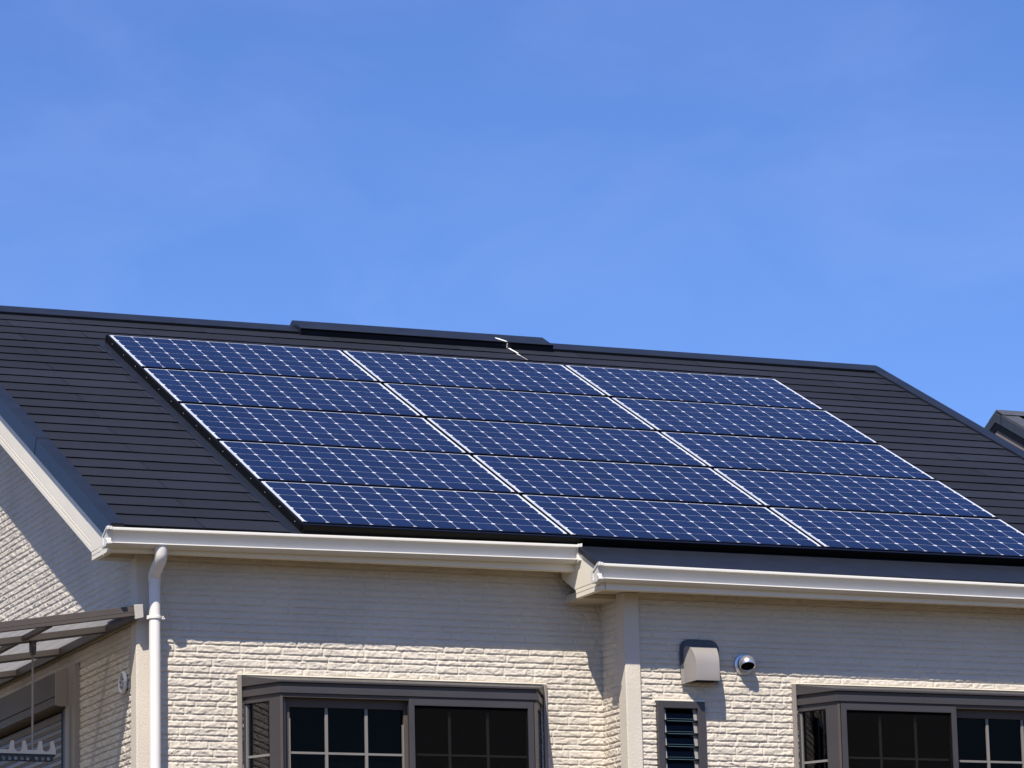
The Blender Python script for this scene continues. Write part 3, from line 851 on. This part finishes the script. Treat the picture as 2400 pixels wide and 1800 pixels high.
# silver ball vent
bx_, bz_ = 2.597, -2.552
ball = thing('ball_vent', 'silver ball-shaped vent cap between the hooded vent and bay window', 'wall vent', (bx_, YW2, bz_ + Z0))
b = MB(); b.lathe([(.001, -.003), (.055, -.003), (.0605, .004), (.0585, .010), (.044, .013)], (bx_, YW2 - .002, bz_), (0, -1, 0), 40)
build('flange', b, 'silver', ball, smooth=50)
b = MB(); rbal = .0485; cen = Vector((bx_, YW2 - .050, bz_)); cut = Vector((-.13, -.56, -.86)).normalized()
def sphere_cut(r, lim, flip=1):
    prof = []
    a1 = math.acos(lim)
    for i in range(26):
        a = a1 + (math.pi - a1) * i / 25
        prof.append((max(r * math.sin(a), .0004), r * math.cos(a)))
    return prof
b.lathe(sphere_cut(rbal, .47), cen, cut, 40)
o = build('ball', b, 'silver', ball, smooth=True)
b = MB(); b.lathe(sphere_cut(rbal - .004, .48), cen, cut, 32); build('ball_inside', b, 'darkhole', ball, smooth=True)
b = MB(); a1 = math.acos(.47); b.lathe([(rbal * math.sin(a1) - .0050, rbal * .47 - .006), (rbal * math.sin(a1) - .002, rbal * .47 - .0005), (rbal * math.sin(a1) + .0005, rbal * .47 - .001)], cen, cut, 40)
build('ball_rim', b, 'silver', ball, smooth=True)

# round vent on the gable wall
gy, gz = -3.171, -2.682
gv = thing('round_vent', 'white round vent cap on the gable wall under the awning', 'wall vent', (XG, gy, gz + Z0))
b = MB(); b.lathe([(.001, .0), (.060, .0), (.0635, .006), (.061, .014), (.054, .019), (.047, .015), (.043, .008), (.030, .010), (.001, .012)], (XG - .004, gy, gz), (-1, 0, 0), 40)
build('vent_body', b, 'pipe', gv, smooth=50)
b = MB()
for k_ in range(6):
    a = math.radians(60 * k_ + 12)
    cy, cz = gy + .027 * math.cos(a), gz + .027 * math.sin(a)
    b.lathe([(.0002, .0235), (.0085, .0225), (.0105, .012)], (XG + .0, cy, cz), (-1, 0, 0), 14)
build('vent_louvre', b, 'hood', gv, smooth=40)

# ------------------------------------------------------------------ terrace awning on the gable side
aw = thing('terrace_awning', 'bronze framed awning with translucent roof on the gable wall', 'awning', (-1.6, -1.5, 0))
AS = .1537                                                     # fall per metre away from the wall
az = lambda x, zref: zref - AS * (-.92 - x)
b = MB(); b.prism([(-.922, -2.318), (XG - .002, -2.306), (XG - .002, -2.372), (-.905, -2.386), (-.922, -2.380)], 'y', -3.500, .60)
build('ledger', b, 'bronze_dk', aw, bevel=.002)
b = MB(); b.prism([(-.926, -2.304), (XG - .001, -2.300), (XG + .003, -2.372), (-.918, -2.384)], 'y', -3.512, -3.5002)
build('ledger_cap', b, 'holder', aw, bevel=.003)
def rafter(y0, y1, zt, zb, x0=-.9225, x1=-2.2, name='rafter'):
    b = MB()
    q = [(x0, y0), (x1, y0), (x1, y1), (x0, y1)]
    b.hexa([(x, y, az(x, zb)) for x, y in q], [(x, y, az(x, zt)) for x, y in q])
    return b
b = rafter(-3.500, -3.455, -2.3085, -2.3625); 
qq = rafter(-3.5015, -3.46, -2.3385, -2.3415); b.add(qq.v, qq.f)
build('edge_rafter', b, 'bronze_dk', aw, bevel=.002)
for y in (-2.97, -2.04, -1.11, -.18):
    b = rafter(y, y + .045, -2.3385, -2.3745); build('rafter', b, 'tan', aw, bevel=.003)
    b = rafter(y + .002, y + .043, -2.3750, -2.3800); build('rafter_cover', b, 'bronze', aw)
b = MB(); 
for x in (-1.40,):
    b.prism([(x, az(x, -2.341)), (x + .038, az(x + .038, -2.341)), (x + .038, az(x + .038, -2.366)), (x, az(x, -2.366))], 'y', -3.4545, -2.9705)
    b.prism([(x, az(x, -2.341)), (x + .038, az(x + .038, -2.341)), (x + .038, az(x + .038, -2.366)), (x, az(x, -2.366))], 'y', -2.9245, -2.0405)
    b.prism([(x, az(x, -2.341)), (x + .038, az(x + .038, -2.341)), (x + .038, az(x + .038, -2.366)), (x, az(x, -2.366))], 'y', -1.9945, -1.1105)
build('purlin', b, 'bronze_dk', aw)
b = rafter(-3.4545, .58, -2.3340, -2.3375, -.9235, -2.19); build('roof_sheet', b, 'poly', aw)
b = MB(); b.box(-2.28, -2.20, -3.505, .6, az(-2.2, -2.44), az(-2.2, -2.30)); build('front_beam', b, 'bronze_dk', aw, bevel=.004)
for y in (-3.3, .4):
    b = MB(); b.box(-2.275, -2.205, y, y + .07, -Z0, az(-2.2, -2.44)); build('post', b, 'bronze_dk', aw, bevel=.004)

# ------------------------------------------------------------------ laundry pole holder hanging from the awning
HX, HY = -1.333, -2.955
ph = thing('pole_holder', 'putty grey laundry pole holder with two hooks hanging from the awning', 'pole holder', (HX, HY, Z0 - 3.1))
b = MB(); b.box(HX - .016, HX + .016, HY - .018, HY + .018, -2.500, az(HX, -2.3755)); b.box(HX - .024, HX + .026, HY - .022, HY + .022, az(HX, -2.3815) - .0, az(HX, -2.3755))
b.box(HX - .011, HX + .011, HY - .021, HY + .014, -2.516, -2.500)
build('bracket', b, 'bronze', ph, bevel=.002)
b = MB(); b.tube([(HX + .003, HY - .022, -2.468), (HX + .003, HY - .017, -2.468)], .003, 8); b.tube([(HX + .003, HY - .025, -2.498), (HX + .003, HY - .017, -2.498)], .003, 8)
b.tube([(HX - .0125, HY - .003, -2.829), (HX - .006, HY - .003, -2.829)], .0028, 8)
build('bolt', b, 'screw', ph, smooth=True)
b = MB(); b.tube([(HX, HY, -2.50), (HX, HY, -2.93), (HX, HY, -2.931), (HX, HY, -3.04)], [.0062, .0062, .0052, .0052], 12); build('rod', b, 'tan', ph, smooth=40)
# arm with U-shaped hooks, outline in x-z
ya, yb_ = HY - .011, HY + .011
tip = lambda x: [(x - .0085, 0)]
outl = [(-1.62, -3.0565), (-1.207, -3.0585)]
def prong(xl, xr, zt, x):                                      # outer/inner edges tapering to a round tip
    return [(xl, None), (xr, None)]
top = []
def U(xa, xb, za, left_out, right_out):
    """two prongs at xa and xb joined by a round-bottomed slot"""
    P = [(xa - .019, -3.036), (xa - .0085, -2.990), (xa - .005, -2.9855), (xa + .003, -2.9855), (xa + .0065, -2.990), (xa + .0075, -3.014)]
    c = (xa + xb) / 2; r = (xb - xa) / 2 - .0075
    for i in range(1, 12):
        a = math.radians(180 + 180 * i / 12); P.append((c + r * math.cos(a), -3.019 + .0265 * math.sin(a)))
    P += [(xb - .0075, -3.014), (xb - .0065, -2.990), (xb - .003, -2.9855), (xb + .005, -2.9855), (xb + .0085, -2.990), (xb + .019, -3.036)]
    return P
P = [(-1.62, -3.0345)] + U(-1.444, -1.381, 0, 0, 0) + U(-1.287, -1.224, 0, 0, 0)
poly = P + [(-1.2055, -3.0575), (-1.62, -3.0555)]
b = MB()
# split the concave outline into vertical strips
def zat(x):
    for (xa, za), (xb, zb) in zip(P[:-1], P[1:]):
        if xa <= x <= xb and xb > xa: return za + (zb - za) * (x - xa) / (xb - xa)
    return -3.0345
xs = sorted(set([p[0] for p in P] + [-1.2055])); 
for xa, xb in zip(xs[:-1], xs[1:]):
    if xb - xa < 1e-5: continue
    za, zb = zat(xa + 1e-6), zat(xb - 1e-6)
    ba, bb = -3.0555 - .002 * (xa + 1.62) / .4145, -3.0555 - .002 * (xb + 1.62) / .4145
    b.add([(xa, ya, ba), (xb, ya, bb), (xb, ya, zb), (xa, ya, za), (xa, yb_, ba), (xb, yb_, bb), (xb, yb_, zb), (xa, yb_, za)],
          [(0, 1, 2, 3), (4, 7, 6, 5), (0, 4, 5, 1), (3, 2, 6, 7)] + ([(0, 3, 7, 4)] if xa == xs[0] else []) + ([(1, 5, 6, 2)] if xb == xs[-1] else []))
build('hook_arm', b, 'holder', ph)
b = MB(); b.box(-1.62, -1.207, ya - .002, yb_ + .002, -3.0625, -3.0590 + .001)
build('arm_rim', b, 'black_plastic', ph)
b = MB()
holes = [-1.595, -1.561, -1.527, -1.495, -1.461, -1.427, -1.393, -1.361, -1.311, -1.277, -1.245]
zt, zb_, hr = -3.0705, -3.0915, .0098
b.box(-1.62, -1.207, ya, yb_, zt, -3.0626); b.box(-1.62, -1.228, ya, yb_, -3.0975, zb_)
edges = [-1.62] + sum([[h - hr, h + hr] for h in holes], []) + [-1.219]
for i in range(0, len(edges), 2):
    a, c = edges[i], edges[i + 1]; zm = (zt + zb_) / 2; d = .004
    b.hexa([(a - d, ya, zb_), (c + d, ya, zb_), (c, ya, zb_ + .005), (c, ya, zt - .005), (c + d, ya, zt), (a - d, ya, zt), (a, ya, zt - .005), (a, ya, zb_ + .005)],
           [(a - d, yb_, zb_), (c + d, yb_, zb_), (c, yb_, zb_ + .005), (c, yb_, zt - .005), (c + d, yb_, zt), (a - d, yb_, zt), (a, yb_, zt - .005), (a, yb_, zb_ + .005)])
build('perforated_grip', b, 'black_plastic', ph)

# ------------------------------------------------------------------ neighbour's house behind on the right
nx, ny, nz = 13.0, 11.195, 2.44
nb = thing('neighbour_house', 'beige gabled house with dark grey roof edge peeking beyond the ridge', 'house', (nx + 4, ny, 0))
def gabl(x0, x1, off, y_half, m, name, thick, bevel=0, par=nb):
    t = math.tan(TH)
    for sgn, nm in ((-1, name), (1, name)):
        b = MB()
        yo = ny + sgn * y_half
        b.prism([(ny, nz + off), (yo, nz + off - y_half * t), (yo, nz + off - thick - y_half * t), (ny, nz + off - thick)], 'x', x0, x1)
        build(nm, b, m, par, bevel=bevel)
gabl(nx + .10, nx + 9, -.02, 5.2, 'roof_far', 'roof', .10)
gabl(nx, nx + .10, .0, 5.25, 'trim_far', 'barge_board', .108, .006)
gabl(nx + .02, nx + .20, .018, 5.2, 'roof_far', 'verge_trim', .035, .004)
b = MB()
for i in range(27):                                            # course lines on the near slope
    v = .35 + i * .19
    y = ny - v * CT; z = nz - v * ST
    b.hexa([(nx + .21, y, z - .02), (nx + 9, y, z - .02), (nx + 9, y - .165, z - .02 - .0825), (nx + .21, y - .165, z - .02 - .0825)],
           [(nx + .21, y, z - .018), (nx + 9, y, z - .018), (nx + 9, y - .165, z - .0825 + .004), (nx + .21, y - .165, z - .0825 + .004)])
build('slate_courses', b, 'roof_far', nb)
b = MB(); b.prism([(ny - .17, nz - .055), (ny, nz + .032), (ny + .17, nz - .055)], 'x', nx + .02, nx + 9); build('ridge_cap', b, 'roof_far', nb, bevel=.004)
b = MB(); b.box(nx - .002, nx + .05, ny - .128, ny - .122, nz - .165, nz - .06); build('barge_joint', b, 'blackmetal', nb)
t = math.tan(TH)
for sg in (-1, 1):
    b = MB(); b.prism([(ny, nz - .109), (ny + sg * 5, nz - .109 - 5 * t), (ny + sg * 5, nz - .187 - 5 * t), (ny, nz - .187)], 'x', nx + .008, nx + .0195)
    build('under_board', b, 'blackmetal', nb)  # black puts the shadow below the barge into the board's colour
b = MB(); b.prism([(ny - 4.8, -Z0), (ny + 4.8, -Z0), (ny + 4.8, nz - .115 - 4.8 * t), (ny, nz - .115), (ny - 4.8, nz - .115 - 4.8 * t)], 'x', nx + .020, nx + 8.8)
build('wall', b, 'wall_far', nb)

# ------------------------------------------------------------------ ground
b = MB(); b.add([(-3000, -3000, -Z0), (3000, -3000, -Z0), (3000, 3000, -Z0), (-3000, 3000, -Z0)], [(0, 1, 2, 3)])
M['ground'] = mat('pale_gravel_and_paving', (.095, .073, .042), .9, .2, var=.2, vscale=.6, bump=.3, bscale=20)
g = build('ground', b, 'ground'); tag(g, kind='structure')

# ------------------------------------------------------------------ light
sd = Vector((.455, .632, -1.0)).normalized()
EL = math.asin(-sd.z); AZ = math.atan2(-sd.x, -sd.y)
sun = bpy.data.lights.new('sun', 'SUN'); sun.energy = 5.0; sun.angle = math.radians(.5); sun.color = (1, .93, .835)
so_ = bpy.data.objects.new('sun', sun); COL.objects.link(so_); so_.rotation_euler = sd.to_track_quat('-Z', 'Y').to_euler(); so_.location = (-8, -10, 30)

w = bpy.data.worlds.new('World'); S.world = w; w.use_nodes = True
nt = w.node_tree; N = nt.nodes; L = nt.links
bg = N['Background']
sky = N.new('ShaderNodeTexSky'); sky.sky_type = 'NISHITA'; sky.sun_disc = False
sky.sun_elevation = EL; sky.sun_rotation = AZ
sky.altitude = 0; sky.air_density = 1.0; sky.dust_density = .2; sky.ozone_density = 3.0
hs_ = N.new('ShaderNodeVectorMath'); hs_.operation = 'MULTIPLY'; hs_.inputs[1].default_value = (.485, .635, 1.015)
L.new(sky.outputs[0], hs_.inputs[0])
# thin cirrus veils
tc = N.new('ShaderNodeTexCoord'); mp = N.new('ShaderNodeMapping')
mp.inputs['Rotation'].default_value = (.2, .5, .4); mp.inputs['Scale'].default_value = (5.0, 1.6, 9.0)
L.new(tc.outputs['Generated'], mp.inputs['Vector'])
cn = N.new('ShaderNodeTexNoise'); cn.inputs['Scale'].default_value = 2.4; cn.inputs['Detail'].default_value = 7; cn.inputs['Roughness'].default_value = .55
cn.inputs['Distortion'].default_value = .5
L.new(mp.outputs[0], cn.inputs['Vector'])
cr = N.new('ShaderNodeMapRange'); cr.inputs['From Min'].default_value = .42; cr.inputs['From Max'].default_value = .85
cr.inputs['To Min'].default_value = 0; cr.inputs['To Max'].default_value = .07
L.new(cn.outputs['Fac'], cr.inputs['Value'])
mxc = N.new('ShaderNodeMix'); mxc.data_type = 'RGBA'
L.new(cr.outputs[0], mxc.inputs['Factor']); L.new(hs_.outputs[0], mxc.inputs['A']); mxc.inputs['B'].default_value = (7, 7.6, 9, 1)
L.new(mxc.outputs['Result'], bg.inputs['Color'])
bg.inputs['Strength'].default_value = .10

# ------------------------------------------------------------------ camera
R = ((0.9235658, 0.3788821, -0.0589454), (-0.3827858, 0.9020553, -0.1994271), (-0.0223874, 0.2067475, 0.9781382))
cam = bpy.data.cameras.new('camera'); co = bpy.data.objects.new('camera', cam); COL.objects.link(co)
cam.sensor_width = 36; cam.lens = 8848.531 / 2400 * 36; cam.clip_end = 8000; cam.clip_start = .1
mw = Matrix.Identity(4)
for i in range(3):
    mw[i][0] = R[i][0]; mw[i][1] = R[i][2]; mw[i][2] = -R[i][1]
mw[0][3], mw[1][3], mw[2][3] = -6.8150529, -22.8524685, -5.3890112 + Z0
co.matrix_world = mw
S.camera = co
S.view_settings.view_transform = 'Standard'; S.view_settings.look = 'None'; S.view_settings.gamma = 1
S.view_settings.exposure = .55
S.cycles.max_bounces = 8; S.cycles.transparent_max_bounces = 12
